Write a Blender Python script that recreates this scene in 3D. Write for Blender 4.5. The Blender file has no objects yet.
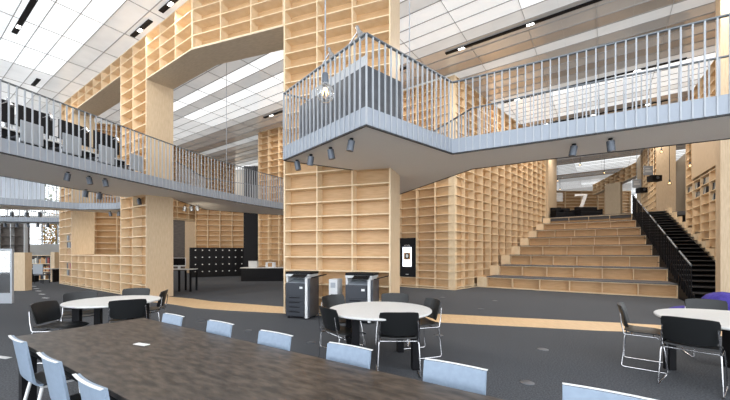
import bpy, math, random
from mathutils import Vector
random.seed(7)
C = bpy.context.scene.collection
SC = bpy.context.scene
F, HZ, H = 340.0, 252.5, 1.6
CEIL = 9.14

# ------------------------------------------------------------------ materials
def newmat(name):
    m = bpy.data.materials.new(name); m.use_nodes = True
    nt = m.node_tree; b = nt.nodes['Principled BSDF']
    return m, nt, b
def flat(name, col, rough=.5, metal=0.0, spec=.5, emis=None, es=0.0, trans=0.0, alpha=1.0):
    m, nt, b = newmat(name)
    b.inputs['Base Color'].default_value = (*col, 1)
    b.inputs['Roughness'].default_value = rough
    b.inputs['Metallic'].default_value = metal
    b.inputs['Specular IOR Level'].default_value = spec
    b.inputs['Transmission Weight'].default_value = trans
    b.inputs['Alpha'].default_value = alpha
    if emis:
        b.inputs['Emission Color'].default_value = (*emis, 1)
        b.inputs['Emission Strength'].default_value = es
    return m
def noisy(name, c1, c2, scale, stretch=(1,1,1), rough=.5, bump=0.0, detail=4, spec=.5, metal=0.0, coords='Object', lo=.3, hi=.7):
    m, nt, b = newmat(name)
    tc = nt.nodes.new('ShaderNodeTexCoord'); mp = nt.nodes.new('ShaderNodeMapping')
    mp.inputs['Scale'].default_value = stretch
    n = nt.nodes.new('ShaderNodeTexNoise'); n.inputs['Scale'].default_value = scale; n.inputs['Detail'].default_value = detail
    r = nt.nodes.new('ShaderNodeValToRGB')
    r.color_ramp.elements[0].position = lo; r.color_ramp.elements[0].color = (*c1, 1)
    r.color_ramp.elements[1].position = hi; r.color_ramp.elements[1].color = (*c2, 1)
    L = nt.links.new
    L(tc.outputs[coords], mp.inputs['Vector']); L(mp.outputs[0], n.inputs['Vector'])
    L(n.outputs['Fac'], r.inputs['Fac']); L(r.outputs['Color'], b.inputs['Base Color'])
    b.inputs['Roughness'].default_value = rough; b.inputs['Specular IOR Level'].default_value = spec
    b.inputs['Metallic'].default_value = metal
    if bump:
        bp = nt.nodes.new('ShaderNodeBump'); bp.inputs['Strength'].default_value = bump; bp.inputs['Distance'].default_value = .02
        L(n.outputs['Fac'], bp.inputs['Height']); L(bp.outputs[0], b.inputs['Normal'])
    return m
M = {}
M['ply'] = noisy('shaded_birch_plywood', (.53,.335,.17), (.65,.435,.245), 5, (.6,.6,7), .5, 0, 5, .35)  # kept darker than the edges: shade inside the cells put into the colour
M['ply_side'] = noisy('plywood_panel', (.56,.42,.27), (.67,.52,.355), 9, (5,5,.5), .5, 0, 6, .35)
M['ply_edge'] = noisy('lit_plywood_edge', (.78,.60,.38), (.86,.69,.48), 6, (1,1,1), .5, 0, 2, .3)  # paler copy of the plywood, brightness of lit edges put into the colour
M['ply_soffit'] = noisy('plywood_soffit', (.56,.45,.32), (.66,.54,.40), 6, (1,4,1), .45, 0, 5, .4)
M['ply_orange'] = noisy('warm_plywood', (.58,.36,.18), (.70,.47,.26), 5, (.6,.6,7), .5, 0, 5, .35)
M['carpet'] = noisy('charcoal_carpet', (.060,.064,.072), (.120,.125,.138), 55, (1,1,1), .95, .3, 3, .1, lo=.35, hi=.65)
M['strip'] = noisy('wood_flooring', (.66,.44,.24), (.80,.58,.35), 5, (6,.7,1), .4, 0, 6, .5)
M['tabletop'] = noisy('dark_patina_tabletop', (.022,.018,.016), (.092,.072,.058), 6.5, (1.0,3.0,1), .40, .05, 15, .5, lo=.36, hi=.66)
M['white_top'] = noisy('white_laminate', (.70,.70,.69), (.76,.76,.75), 40, (1,1,1), .4, 0, 2)
M['black'] = flat('black_plastic', (.007,.007,.009), .6, spec=.2)
M['black_metal'] = flat('black_metal', (.006,.006,.008), .6, spec=.2)
M['black_shell'] = flat('black_shell', (.011,.012,.013), .38, spec=.4)
M['chrome'] = flat('chrome', (.58,.58,.60), .22, 1.0)
M['blue'] = noisy('blue_grey_shell', (.25,.32,.42), (.28,.355,.46), 30, (1,1,1), .45, 0, 2)
M['white'] = flat('white_paint', (.80,.81,.82), .45)
M['seat_dark'] = flat('dark_seat', (.03,.032,.04), .35)
M['soffit'] = noisy('grey_soffit', (.80,.77,.73), (.86,.83,.79), 60, (1,1,1), .7, 0, 2, .3)
M['fascia'] = flat('blue_grey_steel', (.31,.345,.40), .45, .1)
M['rail'] = flat('grey_steel', (.40,.425,.46), .4, .1)
M['handrail'] = flat('dark_steel_handrail', (.16,.18,.20), .4, .4)
M['shadowgap'] = flat('painted_shadow_gap', (.02,.02,.022), .6)  # near-black colour stands for the shade in the gap below the fascia
M['deck'] = flat('deck_carpet', (.10,.10,.108), .85)
M['spot'] = flat('grey_spot_head', (.10,.115,.14), .4, .3)
M['grey_dark'] = noisy('dark_grey_laminate', (.045,.05,.06), (.075,.08,.095), 6, (1,1,1), .28, 0, 3, .6)
M['grey'] = flat('grey_plastic', (.33,.36,.40), .45)
M['lgrey'] = flat('light_grey', (.60,.61,.62), .45)
M['purple'] = noisy('purple_fabric', (.03,.02,.20), (.06,.04,.32), 14, (1,1,1), .85, .2)
M['navy'] = flat('copier_dark_body', (.038,.043,.055), .4)
M['screen_w'] = flat('screen_white', (.8,.84,.9), .3, emis=(.85,.9,1), es=1.0)
M['bulb'] = flat('filament', (1,.7,.3), .4, emis=(1,.62,.25), es=4)
M['lampw'] = flat('lamp_diffuser', (1,1,1), .4, emis=(1,.97,.92), es=5)
M['leaf'] = noisy('green_leaves', (.10,.20,.04), (.30,.40,.10), 3, (1,1,1), .7)
M['leaf_or'] = noisy('autumn_leaves', (.60,.32,.06), (.80,.55,.20), 3, (1,1,1), .7)
M['bark'] = flat('bark', (.10,.07,.05), .8)
M['book_r'] = flat('book_red', (.35,.06,.05), .6); M['book_d'] = flat('book_dark', (.03,.035,.05), .6)
M['book_w'] = flat('book_white', (.70,.68,.62), .6); M['book_o'] = flat('book_tan', (.50,.28,.12), .6)
M['book_g'] = flat('book_grey', (.30,.32,.33), .6)
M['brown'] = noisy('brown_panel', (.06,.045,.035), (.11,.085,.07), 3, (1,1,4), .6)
M['curtain'] = flat('pale_curtain', (.74,.78,.84), .8)
M['ground'] = flat('paved_ground', (.35,.33,.30), .9)
def glassmat(name, tint=(1,1,1), gl=.12):
    m = bpy.data.materials.new(name); m.use_nodes = True; nt = m.node_tree; nt.nodes.clear()
    o = nt.nodes.new('ShaderNodeOutputMaterial'); mx = nt.nodes.new('ShaderNodeMixShader')
    t = nt.nodes.new('ShaderNodeBsdfTransparent'); t.inputs[0].default_value = (*tint, 1)
    g = nt.nodes.new('ShaderNodeBsdfGlossy'); g.inputs['Roughness'].default_value = .03
    fr = nt.nodes.new('ShaderNodeLayerWeight'); fr.inputs['Blend'].default_value = .35
    mx.inputs[0].default_value = gl
    nt.links.new(fr.outputs['Facing'], mx.inputs[0])
    nt.links.new(t.outputs[0], mx.inputs[1]); nt.links.new(g.outputs[0], mx.inputs[2]); nt.links.new(mx.outputs[0], o.inputs[0])
    return m
M['glass'] = glassmat('clear_glass')
# translucent ceiling sheets: glossy ripple, some of them backlit by roof lights
def ceilmat(name, col, es, ecol=(.93,.97,1)):
    m, nt, b = newmat(name)
    tc = nt.nodes.new('ShaderNodeTexCoord'); n = nt.nodes.new('ShaderNodeTexNoise')
    mp = nt.nodes.new('ShaderNodeMapping'); mp.inputs['Rotation'].default_value = (0,0,math.atan2(.576,-.818)); mp.inputs['Scale'].default_value = (1,1,1)
    n.inputs['Scale'].default_value = 1.1; n.inputs['Detail'].default_value = 3
    bp = nt.nodes.new('ShaderNodeBump'); bp.inputs['Strength'].default_value = .35; bp.inputs['Distance'].default_value = .12
    L = nt.links.new
    L(tc.outputs['Object'], mp.inputs[0]); L(mp.outputs[0], n.inputs['Vector']); L(n.outputs['Fac'], bp.inputs['Height']); L(bp.outputs[0], b.inputs['Normal'])
    n2 = nt.nodes.new('ShaderNodeTexNoise'); n2.inputs['Scale'].default_value = .8
    r = nt.nodes.new('ShaderNodeValToRGB')
    r.color_ramp.elements[0].position = .35; r.color_ramp.elements[0].color = (*[c*.82 for c in col], 1)
    r.color_ramp.elements[1].position = .65; r.color_ramp.elements[1].color = (*col, 1)
    L(tc.outputs['Object'], n2.inputs['Vector']); L(n2.outputs['Fac'], r.inputs[0]); L(r.outputs[0], b.inputs['Base Color'])
    b.inputs['Roughness'].default_value = .14; b.inputs['Specular IOR Level'].default_value = 1.0; b.inputs['Metallic'].default_value = .45 if es < .1 else 0
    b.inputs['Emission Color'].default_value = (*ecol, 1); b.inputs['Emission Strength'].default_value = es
    return m
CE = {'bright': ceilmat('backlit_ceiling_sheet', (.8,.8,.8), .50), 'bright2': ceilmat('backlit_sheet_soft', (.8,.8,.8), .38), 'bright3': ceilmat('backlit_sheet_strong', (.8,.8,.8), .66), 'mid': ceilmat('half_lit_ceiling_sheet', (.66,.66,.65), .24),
      'wood_reflect': ceilmat('ceiling_sheet', (.60,.50,.38), .05), 'wood_reflect2': ceilmat('ceiling_sheet_reflection_tint', (.60,.54,.46), .09), 'pale': ceilmat('pale_ceiling_sheet', (.72,.72,.71), .26)}  # first two: golden reflection of the wood painted into the base colour

# ------------------------------------------------------------------ mesh helpers
class MB:
    def __init__(s): s.v = []; s.f = []; s.sm = []
    def add(s, vs, fs, smooth=False):
        o = len(s.v); s.v += [tuple(v) for v in vs]; s.f += [tuple(i+o for i in f) for f in fs]; s.sm += [smooth]*len(fs); return s
    def box(s, x0, x1, y0, y1, z0, z1):
        return s.add([(x0,y0,z0),(x1,y0,z0),(x1,y1,z0),(x0,y1,z0),(x0,y0,z1),(x1,y0,z1),(x1,y1,z1),(x0,y1,z1)],
                     [(0,3,2,1),(4,5,6,7),(0,1,5,4),(1,2,6,5),(2,3,7,6),(3,0,4,7)])
    def prism(s, poly, z0, z1):
        a = sum(poly[i][0]*poly[(i+1)%len(poly)][1]-poly[(i+1)%len(poly)][0]*poly[i][1] for i in range(len(poly)))
        if a < 0: poly = poly[::-1]
        n = len(poly)
        return s.add([(p[0],p[1],z0) for p in poly]+[(p[0],p[1],z1) for p in poly],
                     [tuple(range(n))[::-1], tuple(range(n,2*n))]+[(i,(i+1)%n,n+(i+1)%n,n+i) for i in range(n)])
    def obox(s, p, q, w, z0, z1, side=0):           # box following a plan segment p-q, thickness w (side -1/0/1)
        d = Vector((q[0]-p[0], q[1]-p[1])).normalized(); n = Vector((-d.y, d.x))
        a, b = (-.5, .5) if side == 0 else ((0,1) if side > 0 else (-1,0))
        P_ = [Vector(p)+n*w*a, Vector(q)+n*w*a, Vector(q)+n*w*b, Vector(p)+n*w*b]
        return s.prism([(v.x,v.y) for v in P_], z0, z1)
    def tube(s, path, r, n=8, caps=True):
        path = [Vector(p) for p in path]; rings = []; up = None
        for i, p in enumerate(path):
            d = (path[min(i+1,len(path)-1)]-path[max(i-1,0)]).normalized()
            if up is None: up = Vector((0,0,1)) if abs(d.z) < .9 else Vector((1,0,0))
            a = d.cross(up).normalized(); b = d.cross(a).normalized(); up = -b if False else up
            rr = r[i] if isinstance(r, (list,tuple)) else r
            rings.append([p+a*math.cos(2*math.pi*k/n)*rr+b*math.sin(2*math.pi*k/n)*rr for k in range(n)])
        vs = [v for g in rings for v in g]; fs = []
        for i in range(len(rings)-1):
            for k in range(n): fs.append((i*n+k, i*n+(k+1)%n, (i+1)*n+(k+1)%n, (i+1)*n+k))
        if caps: fs += [tuple(range(n))[::-1], tuple(range((len(rings)-1)*n, len(rings)*n))]
        return s.add(vs, fs, True)
    def lathe(s, prof, n=24, cx=0, cy=0, smooth=True):
        vs = []; fs = []
        for r, z in prof:
            for k in range(n): vs.append((cx+r*math.cos(2*math.pi*k/n), cy+r*math.sin(2*math.pi*k/n), z))
        for i in range(len(prof)-1):
            for k in range(n): fs.append((i*n+k, i*n+(k+1)%n, (i+1)*n+(k+1)%n, (i+1)*n+k))
        fs += [tuple(range(n))[::-1], tuple(range((len(prof)-1)*n, len(prof)*n))]
        return s.add(vs, fs, smooth)
    def sheet(s, grid, th):                          # grid[i][j] of points; solid sheet offset along normals
        R, Q = len(grid), len(grid[0]); g = [[Vector(p) for p in row] for row in grid]; vs = []; off = []
        for i in range(R):
            for j in range(Q):
                du = g[min(i+1,R-1)][j]-g[max(i-1,0)][j]; dv = g[i][min(j+1,Q-1)]-g[i][max(j-1,0)]
                nn = du.cross(dv).normalized(); vs.append(g[i][j]); off.append(g[i][j]+nn*th)
        N = R*Q; fs = []
        for i in range(R-1):
            for j in range(Q-1):
                a, b, c, d = i*Q+j, i*Q+j+1, (i+1)*Q+j+1, (i+1)*Q+j
                fs += [(a,b,c,d), (N+d,N+c,N+b,N+a)]
        bd = [(0,j) for j in range(Q)]+[(i,Q-1) for i in range(1,R)]+[(R-1,j) for j in range(Q-2,-1,-1)]+[(i,0) for i in range(R-2,0,-1)]
        for k in range(len(bd)):
            a = bd[k][0]*Q+bd[k][1]; b = bd[(k+1)%len(bd)][0]*Q+bd[(k+1)%len(bd)][1]; fs.append((b,a,N+a,N+b))
        return s.add(vs+off, fs, True)
    def build(s, name, mat, parent=None, bevel=0):
        me = bpy.data.meshes.new(name); me.from_pydata(s.v, [], s.f); me.validate(); me.update()
        for p, q in zip(me.polygons, s.sm): p.use_smooth = q
        me.materials.append(mat); o = bpy.data.objects.new(name, me); C.objects.link(o)
        if any(s.sm) :
            try: me.set_sharp_from_angle(angle=math.radians(40))
            except Exception: pass
        if parent: o.parent = parent
        if bevel:
            b = o.modifiers.new('bevel', 'BEVEL'); b.width = bevel; b.segments = 2; b.limit_method = 'ANGLE'
        return o
def thing(name, label, cat, loc=(0,0,0), rz=0.0, group=None):
    o = bpy.data.objects.new(name, None); C.objects.link(o); o.location = loc; o.rotation_euler = (0,0,rz)
    o.empty_display_size = .1
    o['label'] = label; o['category'] = cat
    if group: o['group'] = group
    return o
def tag(o, label, cat, group=None):
    o['label'] = label; o['category'] = cat
    if group: o['group'] = group
    return o
def struct(o): o['kind'] = 'structure'; return o
def dup(root, loc, rz, label, group=None, scale=None):
    def cp(o, par):
        c = o.copy(); C.objects.link(c)
        if par: c.parent = par
        for ch in list(o.children): cp(ch, c)
        return c
    r = cp(root, None); r.location = loc; r.rotation_euler = (0,0,rz); r['label'] = label
    if group: r['group'] = group
    if scale: r.scale = (scale,)*3
    return r
def P(px, py, z):                                    # measured point of the photo lying at height z
    Y = (H-z)*F/(py-HZ); return ((px-365)/F*Y, Y, z)
def G(px, Y, z=0): return ((px-365)/F*Y, Y, z)
def ang(d): return math.atan2(d[1], d[0])

ZG = [.10,.45,.79,1.14,1.486,1.82,2.165,2.52,2.88,3.25,3.65,4.06,4.46,4.86,5.26,5.66,6.06,6.44,6.83,7.21,7.60,7.98,8.37,8.75,9.12]
# ------------------------------------------------------------------ bookcases
def bookcase(name, label, p0, d, ncol, width, z0, z1, thick=.9, depth=.30, end0=None, end1=None, mat='ply', soffit=False, cat='bookcase', cols=None, group=None):
    t = thing(name, label, cat, (p0[0],p0[1],z0), ang(d), group)
    h = z1-z0; u = .013 if thick != .4 else .024
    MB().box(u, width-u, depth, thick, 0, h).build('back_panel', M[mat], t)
    xs = cols or [width*i/ncol for i in range(ncol+1)]
    for i, x in enumerate(xs):
        a = 0 if i == 0 else x-u; b = width if i == len(xs)-1 else x+u
        if i == 0: b = 2*u
        if i == len(xs)-1: a = width-2*u
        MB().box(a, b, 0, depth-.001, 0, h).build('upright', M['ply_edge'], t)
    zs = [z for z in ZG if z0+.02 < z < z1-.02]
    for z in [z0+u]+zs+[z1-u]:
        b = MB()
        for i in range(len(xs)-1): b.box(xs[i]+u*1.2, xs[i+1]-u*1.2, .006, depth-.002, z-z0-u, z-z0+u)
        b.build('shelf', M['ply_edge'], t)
    for e, x in ((end0, (-.018, -.001)), (end1, (width+.001, width+.019))):
        if e: MB().box(x[0], x[1], 0, thick, (e[0]-z0) if e is not True else 0, h if e is True else e[1]-z0).build('side_panel', M['ply_side'], t)
    if soffit: MB().box(.002, width-.002, .002, thick, -(.02 if soffit is True else soffit), -.002).build('soffit_panel', M['ply_soffit'], t)
    return t
dA = Vector((.818,-.576)); dN = Vector((.576,.818)); dB = Vector((.943,-.332)); dC = Vector((.691,.723)); dD = Vector((.525,.851))
def V2(a, b): return Vector((a, b))
corner = V2(-5.09, 10.0)
def onA(t): q = corner-dA*t; return (q.x, q.y)
R0 = V2(.588, 8.0)
def onB(s): q = R0-dB*s; return (q.x, q.y)

bookcase('bookcase_tower', 'tall plywood bookcase tower behind the two copiers, empty shelves to the ceiling', onB(2.884), dB, 3, 2.884, 0, CEIL-.01, end0=True, end1=True)
bookcase('bookcase_lintel', 'shelved plywood beam over the opening beside the central tower', onB(6.02), dB, 3, 3.136-.02, 7.60, CEIL-.01, soffit=.032)
bookcase('bookcase_lintel', 'shelved plywood beam between the slanting wall corner and the left tower', onA(3.02), dA, 3, 3.02, 7.60, CEIL-.01, soffit=True)
bookcase('bookcase_tower', 'tall plywood bookcase tower left of the wide opening, with plain end panel', onA(5.2), dA, 2, 2.18, 0, CEIL-.01, end1=(0,7.6), end0=(1.5,8.37))
bookcase('bookcase_lintel', 'shelved plywood beam high over the upper left walkway opening', onA(11.08), dA, 6, 5.88-.02, 8.37, CEIL-.01, soffit=True)
bookcase('low_bookcase', 'low plywood bookcase wall four shelves high behind the left round table', onA(11.08), dA, 6, 5.88-.02, 0, 1.486)
bookcase('bookcase_tower', 'narrow far left plywood bookcase tower holding a few dark books', onA(13.0), dA, 2, 1.9, 0, CEIL-.01, end1=(1.5,8.37), end0=True)
# far left room behind the opening
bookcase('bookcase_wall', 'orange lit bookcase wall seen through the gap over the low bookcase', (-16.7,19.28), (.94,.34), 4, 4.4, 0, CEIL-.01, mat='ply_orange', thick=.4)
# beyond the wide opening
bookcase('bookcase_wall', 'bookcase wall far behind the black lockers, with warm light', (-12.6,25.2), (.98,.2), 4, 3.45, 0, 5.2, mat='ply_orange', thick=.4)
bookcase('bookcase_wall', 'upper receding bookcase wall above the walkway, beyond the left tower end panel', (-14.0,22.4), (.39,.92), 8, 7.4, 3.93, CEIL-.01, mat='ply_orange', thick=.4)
bookcase('bookcase_wall', 'bookcase wall behind the black service counter, just left of the central tower', (-6.7,21.3), (.86,-.51), 3, 2.6, 0, CEIL-.01, thick=.5)
cc = V2(3.8,14.4)
pc1 = cc-dA*7.2
t = bookcase('bookcase_wall', 'plywood bookcase wall right of the central tower, holding the black display panel', (pc1.x,pc1.y), dA, 8, 7.19, 0, CEIL-.01, depth=.28)
bookcase('bookcase_wall', 'long receding plywood bookcase wall of small square cells rising beside the stepped seating', (cc.x,cc.y), dC, 14, 12.6, 0, CEIL-.01, thick=.9)
# plain wall end beyond
e0 = cc+dC*12.62
tag(MB().obox((e0.x,e0.y),(14.6,26.2),.3,3.93,CEIL-.03).build('plywood_panel', M['ply_side']), 'plain plywood panel at the far end of the long receding bookcase wall', 'panel')
# right-hand wall D along the black stairs
D0 = V2(12.86,12.02)
def onD(t, off=0): q = D0+dD*t+V2(dD.y,-dD.x)*off; return (q.x,q.y)
bookcase('bookcase_wall', 'plywood bookcase wall of square cells right of the black stairs, some magazines in it', onD(5.5), -dD, 7, 8.0, 0, CEIL-.01, thick=.6)
pp = tag(MB().box(0,3.9,-.02,0,0,2.4).build('plywood_panel', M['ply_side']), 'plain plywood sheet set over the upper cells of the right bookcase wall', 'panel')
a0 = onD(4.4,-.005); pp.location = (a0[0], a0[1], 4.97); pp.rotation_euler = (0,0,ang(-dD))
bookcase('bookcase_pier', 'shelved pier at the head of the black stairs with a broad plain end panel', onD(16.0,-.35), -dD, 6, 5.6, 3.93, CEIL-.03, thick=.92, end0=True, end1=True)
tag(MB().obox(onD(16.2,-.35), onD(18.2,-.35), .5, 3.93, CEIL-.03, -1).build('plywood_panel', M['ply_side']), 'narrow plain plywood panel beyond the shelved pier on the upper floor', 'panel')
# upper floor far wall
G0, G1 = V2(22.4,27.75), V2(25.3,37.8); dG = (G1-G0).normalized()
bookcase('bookcase_lintel', 'far shelved plywood beam under the ceiling of the upper floor', (G1.x,G1.y), -dG, 9, 10.2, 8.0, CEIL-.01, thick=.5, soffit=True)
q = G0+dG*3.3; q2 = G0+dG*5.6
tag(MB().obox(q[:], (q+dG*1.1+V2(-.95,0))[:], .4, 3.93, 8.0).build('plywood_panel', M['ply_side']), 'broad plywood pillar under the far shelved beam on the upper floor', 'panel')
bookcase('bookcase_pier', 'far shelved pier under the beam, right of the number sign', ((G0+dG*7.2).x,(G0+dG*7.2).y), -dG, 2, 1.6, 3.93, 7.98, thick=.5)
bookcase('bookcase_wall', 'farthest bookcase wall of the upper floor, behind the large number sign', (20.5,41.5), (1,0), 6, 12, 3.93, CEIL-.01, thick=.4)

# ------------------------------------------------------------------ floor, strip, outer shell
struct(MB().prism([(-36,-6),(36,-6),(36,50),(-36,50)], -.2, 0).build('floor', M['carpet']))
up = [P(150,296,0),P(172,297,0),P(192,298.7,0),P(212,301.5,0),P(285,307,0),P(437,314,0),P(600,322,0),P(661,325.3,0),P(760,330,0)]
lo = [P(150,302,0),P(172,304.3,0),P(195,308,0),P(225,310.3,0),P(285,313.5,0),P(437,322.3,0),P(600,330.8,0),P(661,332.8,0),P(760,338,0)]
b = MB()
for i in range(len(up)-1): b.prism([up[i][:2],up[i+1][:2],lo[i+1][:2],lo[i][:2]], .0, .006)
struct(b.build('trim_1', M['strip']))
# upper floor behind the stepped seating
def UV(u, v): return (.576*u+.818*v, .818*u-.576*v)
tag(struct(MB().prism([UV(25.7,-9),UV(25.7,4.5),UV(60,4.5),(30,46),(5,46),(6,30)], 3.70, 3.915).build('floor_upper', M['deck'])), 'upper floor', 'floor')
del bpy.data.objects['floor_upper']['label']; del bpy.data.objects['floor_upper']['category']

# ceiling: sheets in cells .6 x .95 laid along the slanting grid
def inplan(x, y): return -34 < x < 34 and -5 < y < 48
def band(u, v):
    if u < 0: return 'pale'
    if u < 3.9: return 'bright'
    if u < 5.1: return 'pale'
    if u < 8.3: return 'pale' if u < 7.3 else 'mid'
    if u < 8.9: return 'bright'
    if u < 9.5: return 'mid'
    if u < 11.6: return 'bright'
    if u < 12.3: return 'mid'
    if u < 17.6: return 'mid' if 14.0 < u < 14.6 else 'wood_reflect'
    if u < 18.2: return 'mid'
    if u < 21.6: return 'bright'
    return 'bright' if 27 < u < 29 or 33.3 < u < 37.6 or 42 < u < 46.5 else ('wood_reflect' if u < 40 else 'mid')
cell = {k: MB() for k in CE}
us = [-12+.6*i for i in range(0, 110)]
for u in us:
    v = -42.0
    rb = random.choice(['bright','bright','bright2','bright3']); rd = random.choice(['wood_reflect','wood_reflect','wood_reflect2'])
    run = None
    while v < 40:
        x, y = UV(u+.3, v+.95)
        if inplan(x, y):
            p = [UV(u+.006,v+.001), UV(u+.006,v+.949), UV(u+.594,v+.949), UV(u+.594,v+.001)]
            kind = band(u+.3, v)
            if kind == 'wood_reflect': kind = rd
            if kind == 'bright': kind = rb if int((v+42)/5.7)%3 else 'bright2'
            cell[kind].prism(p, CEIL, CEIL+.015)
        v += .95
ceiling = None
grid = MB()
struct(MB().prism([(-36,-6),(36,-6),(36,50),(-36,50)], CEIL+.12, CEIL+.3).build('ceiling', M['lgrey']))
ceiling = bpy.data.objects['ceiling']
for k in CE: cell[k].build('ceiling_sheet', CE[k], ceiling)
M['grid'] = flat('ceiling_grid_steel', (.36,.35,.34), .5, .3)
for u in us: 
    a, c = UV(u,-42), UV(u,40); grid.obox(a, c, .018, CEIL-.022, CEIL+.02)
for i in range(0, 44):
    v = -42+1.9*i; a, c = UV(-12,v), UV(54,v); grid.obox(a, c, .012, CEIL-.018, CEIL+.018)
grid.build('ceiling_grid', M['grid'], ceiling)
def slot(u, v0, v1, label):
    a, c = UV(u,v0), UV(u,v1)
    t = thing('lighting_slot', label, 'ceiling light', (a[0],a[1],CEIL-.05), ang((c[0]-a[0], c[1]-a[1])))
    L = v1-v0
    MB().box(0,L,-.07,.07,0,.03).build('housing', M['black_metal'], t)
    b = MB(); x = .5
    while x < L-.5: b.box(x, x+.22, -.045, .045, -.012, -.001); x += 2.3
    b.build('lamp', M['lampw'], t)
    dv = Vector(((c[0]-a[0]),(c[1]-a[1]))).normalized(); x = .6
    while x < L:
        ld = bpy.data.lights.new('slot_lamp','AREA'); ld.shape='RECTANGLE'; ld.size=.22; ld.size_y=.09; ld.energy=(LAMP if abs(u-5) > .1 else 8); ld.color=(1,.94,.86)
        lo_ = bpy.data.objects.new('slot_lamp', ld); C.objects.link(lo_); lo_.location=(x,0,-.03); lo_.parent=t
        x += 2.3
LAMP = 48
slot(12.25, -4.9, 9, 'long dark lighting slot in the ceiling above the right walkway')
slot(12.25, -15.5, -6.5, 'dark lighting slot in the ceiling seen through the wide opening')
slot(5.0, -13.4, -12.0, 'short dark ceiling slot beside the slanting shelf beam, farther one')
slot(5.0, -11.3, -10.2, 'short dark ceiling slot beside the slanting shelf beam, nearer one')
slot(3.9, -21.0, -20.0, 'short black ceiling slot above the left walkway desks')
slot(26.9, -3, 2.2, 'lighting slot over the upper floor, farthest of the long slots')
slot(17.9, -4.1, 2.6, 'thin lighting slot at the near side of the second roof light band')
slot(10.4, -31, -26, 'added fill lighting slot over the far left room beyond the low bookcase')  # made-up slot, added to brighten the far left room
slot(17.0, -33, -27, 'deepest added fill lighting slot over the far left room')  # second added slot, fill light deeper in the same room
slot(2.6, -16.5, -8.5, 'thin lighting slot over the left walkway')
slot(16.0, -17.2, -11.5, 'dark lighting slot far beyond the wide opening')
slot(22.3, -3.4, 2.6, 'thin dark lighting slot beyond the second roof light band')

# ------------------------------------------------------------------ walkways
ZB, ZT, ZR = 3.60, 3.88, 5.06
def walkway(label, poly, edges, rlabels):
    t = thing('walkway', label, 'walkway', (poly[0][0], poly[0][1], 0))
    ox, oy = poly[0]
    L = lambda p: (p[0]-ox, p[1]-oy)
    MB().prism([L(p) for p in poly], ZB, ZT-.05).build('soffit', M['soffit'], t)
    MB().prism([L(p) for p in poly], ZT-.049, ZT-.02).build('deck', M['deck'], t)
    for (pts, full), rl in zip(edges, rlabels):
        f = MB(); g = MB()
        for i in range(len(pts)-1):
            f.obox(L(pts[i]), L(pts[i+1]), .02, ZB+.015, ZT+.02)
            g.obox(L(pts[i]), L(pts[i+1]), .03, ZB-.012, ZB+.014)
        f.build('fascia', M['fascia'], t); g.build('shadow_line', M['shadowgap'], t)
        railing(pts, rl)
def railing(pts, label):
    r = thing('railing', label, 'railing', (pts[0][0], pts[0][1], ZB), 0)
    ox, oy = pts[0]
    hb = MB()
    for i in range(len(pts)-1):
        p, q = (pts[i][0]-ox, pts[i][1]-oy), (pts[i+1][0]-ox, pts[i+1][1]-oy)
        hb.obox(p, q, .05, ZR-ZB-.022, ZR-ZB)
    hb.build('handrail', M['handrail'], r)
    pos = []; 
    for i in range(len(pts)-1):
        p, q = Vector(pts[i]), Vector(pts[i+1]); L_ = (q-p).length; n = max(1, round(L_/.135)); d = (q-p)/L_
        for k in range(n+(1 if i == len(pts)-2 else 0)):
            w = p+d*(L_*k/n); pos.append((w.x-ox, w.y-oy, ang(d)))
    pos.sort(key=lambda a: math.hypot(a[0]+ox, a[1]+oy))
    proto = None
    for x, y, a in pos[:100]:
        if proto is None:
            proto = MB().box(-.010,.010,-.024,.004, .02, ZR-ZB-.022).build('baluster', M['rail'], r); o = proto
        else: o = proto.copy(); C.objects.link(o)
        o.location = (x, y, 0); o.rotation_euler = (0,0,a)
    if len(pos) > 100:
        b = MB()
        for x, y, a in pos[100:]:
            d = Vector((math.cos(a), math.sin(a))); b.obox((x-d.x*.012, y-d.y*.012), (x+d.x*.012, y+d.y*.012), .04, .02, ZR-ZB-.022)
        o = b.build('balusters', M['rail'], r); o['kind'] = 'stuff'
Lc, Kc = (-1.76,7.39), (.016,5.354)
near = [Lc, Kc, (1.776,6.9), (3.31,6.07), (5.29,4.93), (8.6,3.05)]
far = [(9.4,4.35),(6.28,6.02),(3.87,7.31),(2.56,8.14),(1.17,11.7),(-.9,17.0)]
walkway('pale grey walkway crossing right of the central tower with a sharp pointed corner',
        near+far+[(-2.0,16.5),(.55,9.3),(.62,8.05),(-.27,8.25)],
        [(near, 1), (far, 1), ([Lc,(-.3,8.22)], 1)],
        ['front railing of the pointed central walkway, running out of frame to the right',
         'rear railing of the central walkway, seen through the front balusters',
         'short side railing of the central walkway against the tower'])
ln = [(-8.55,2.1),(-7.3,6.8),(-6.4,10.15),(-5.85,11.9),(-5.2,13.3),(-4.55,14.6),(-3.81,15.8),(-2.6,17.5)]
lf = [(-7.4,15.8),(-7.15,12.6),(-7.0,12.35),(-7.7,11.75),(-8.7,12.4),(-9.5,8.83),(-10.9,3.2)]
walkway('long curved grey walkway at upper left, sweeping into the wide opening', ln+[(-3.6,18.6),(-5.4,17.6)]+lf,
        [(ln,1), ([(-8.85,11.9),(-9.5,8.83),(-10.9,3.2)],1), ([(-3.6,18.6),(-5.4,17.6),(-7.4,15.8),(-7.15,12.9)],1)],
        ['near railing of the long left walkway with thin vertical balusters',
         'far railing of the long left walkway behind the reading desks', 'back railing of the left walkway beyond the wide opening'])
w2 = [(-18.2,11.4),(-15.2,14.2),(-13.3,15.85),(-11.5,15.75),(-9.6,14.6)]
walkway('lower looking second walkway at far left passing the narrow bookcase tower', w2+[(-9.8,16.0),(-12.6,17.6),(-14.0,16.25),(-16.6,15.9),(-19.6,13.2)],
        [(w2,1)], ['railing of the second walkway at far left, under the long walkway'])
w3 = [(-27.5,21.4),(-19.0,22.6)]
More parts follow.
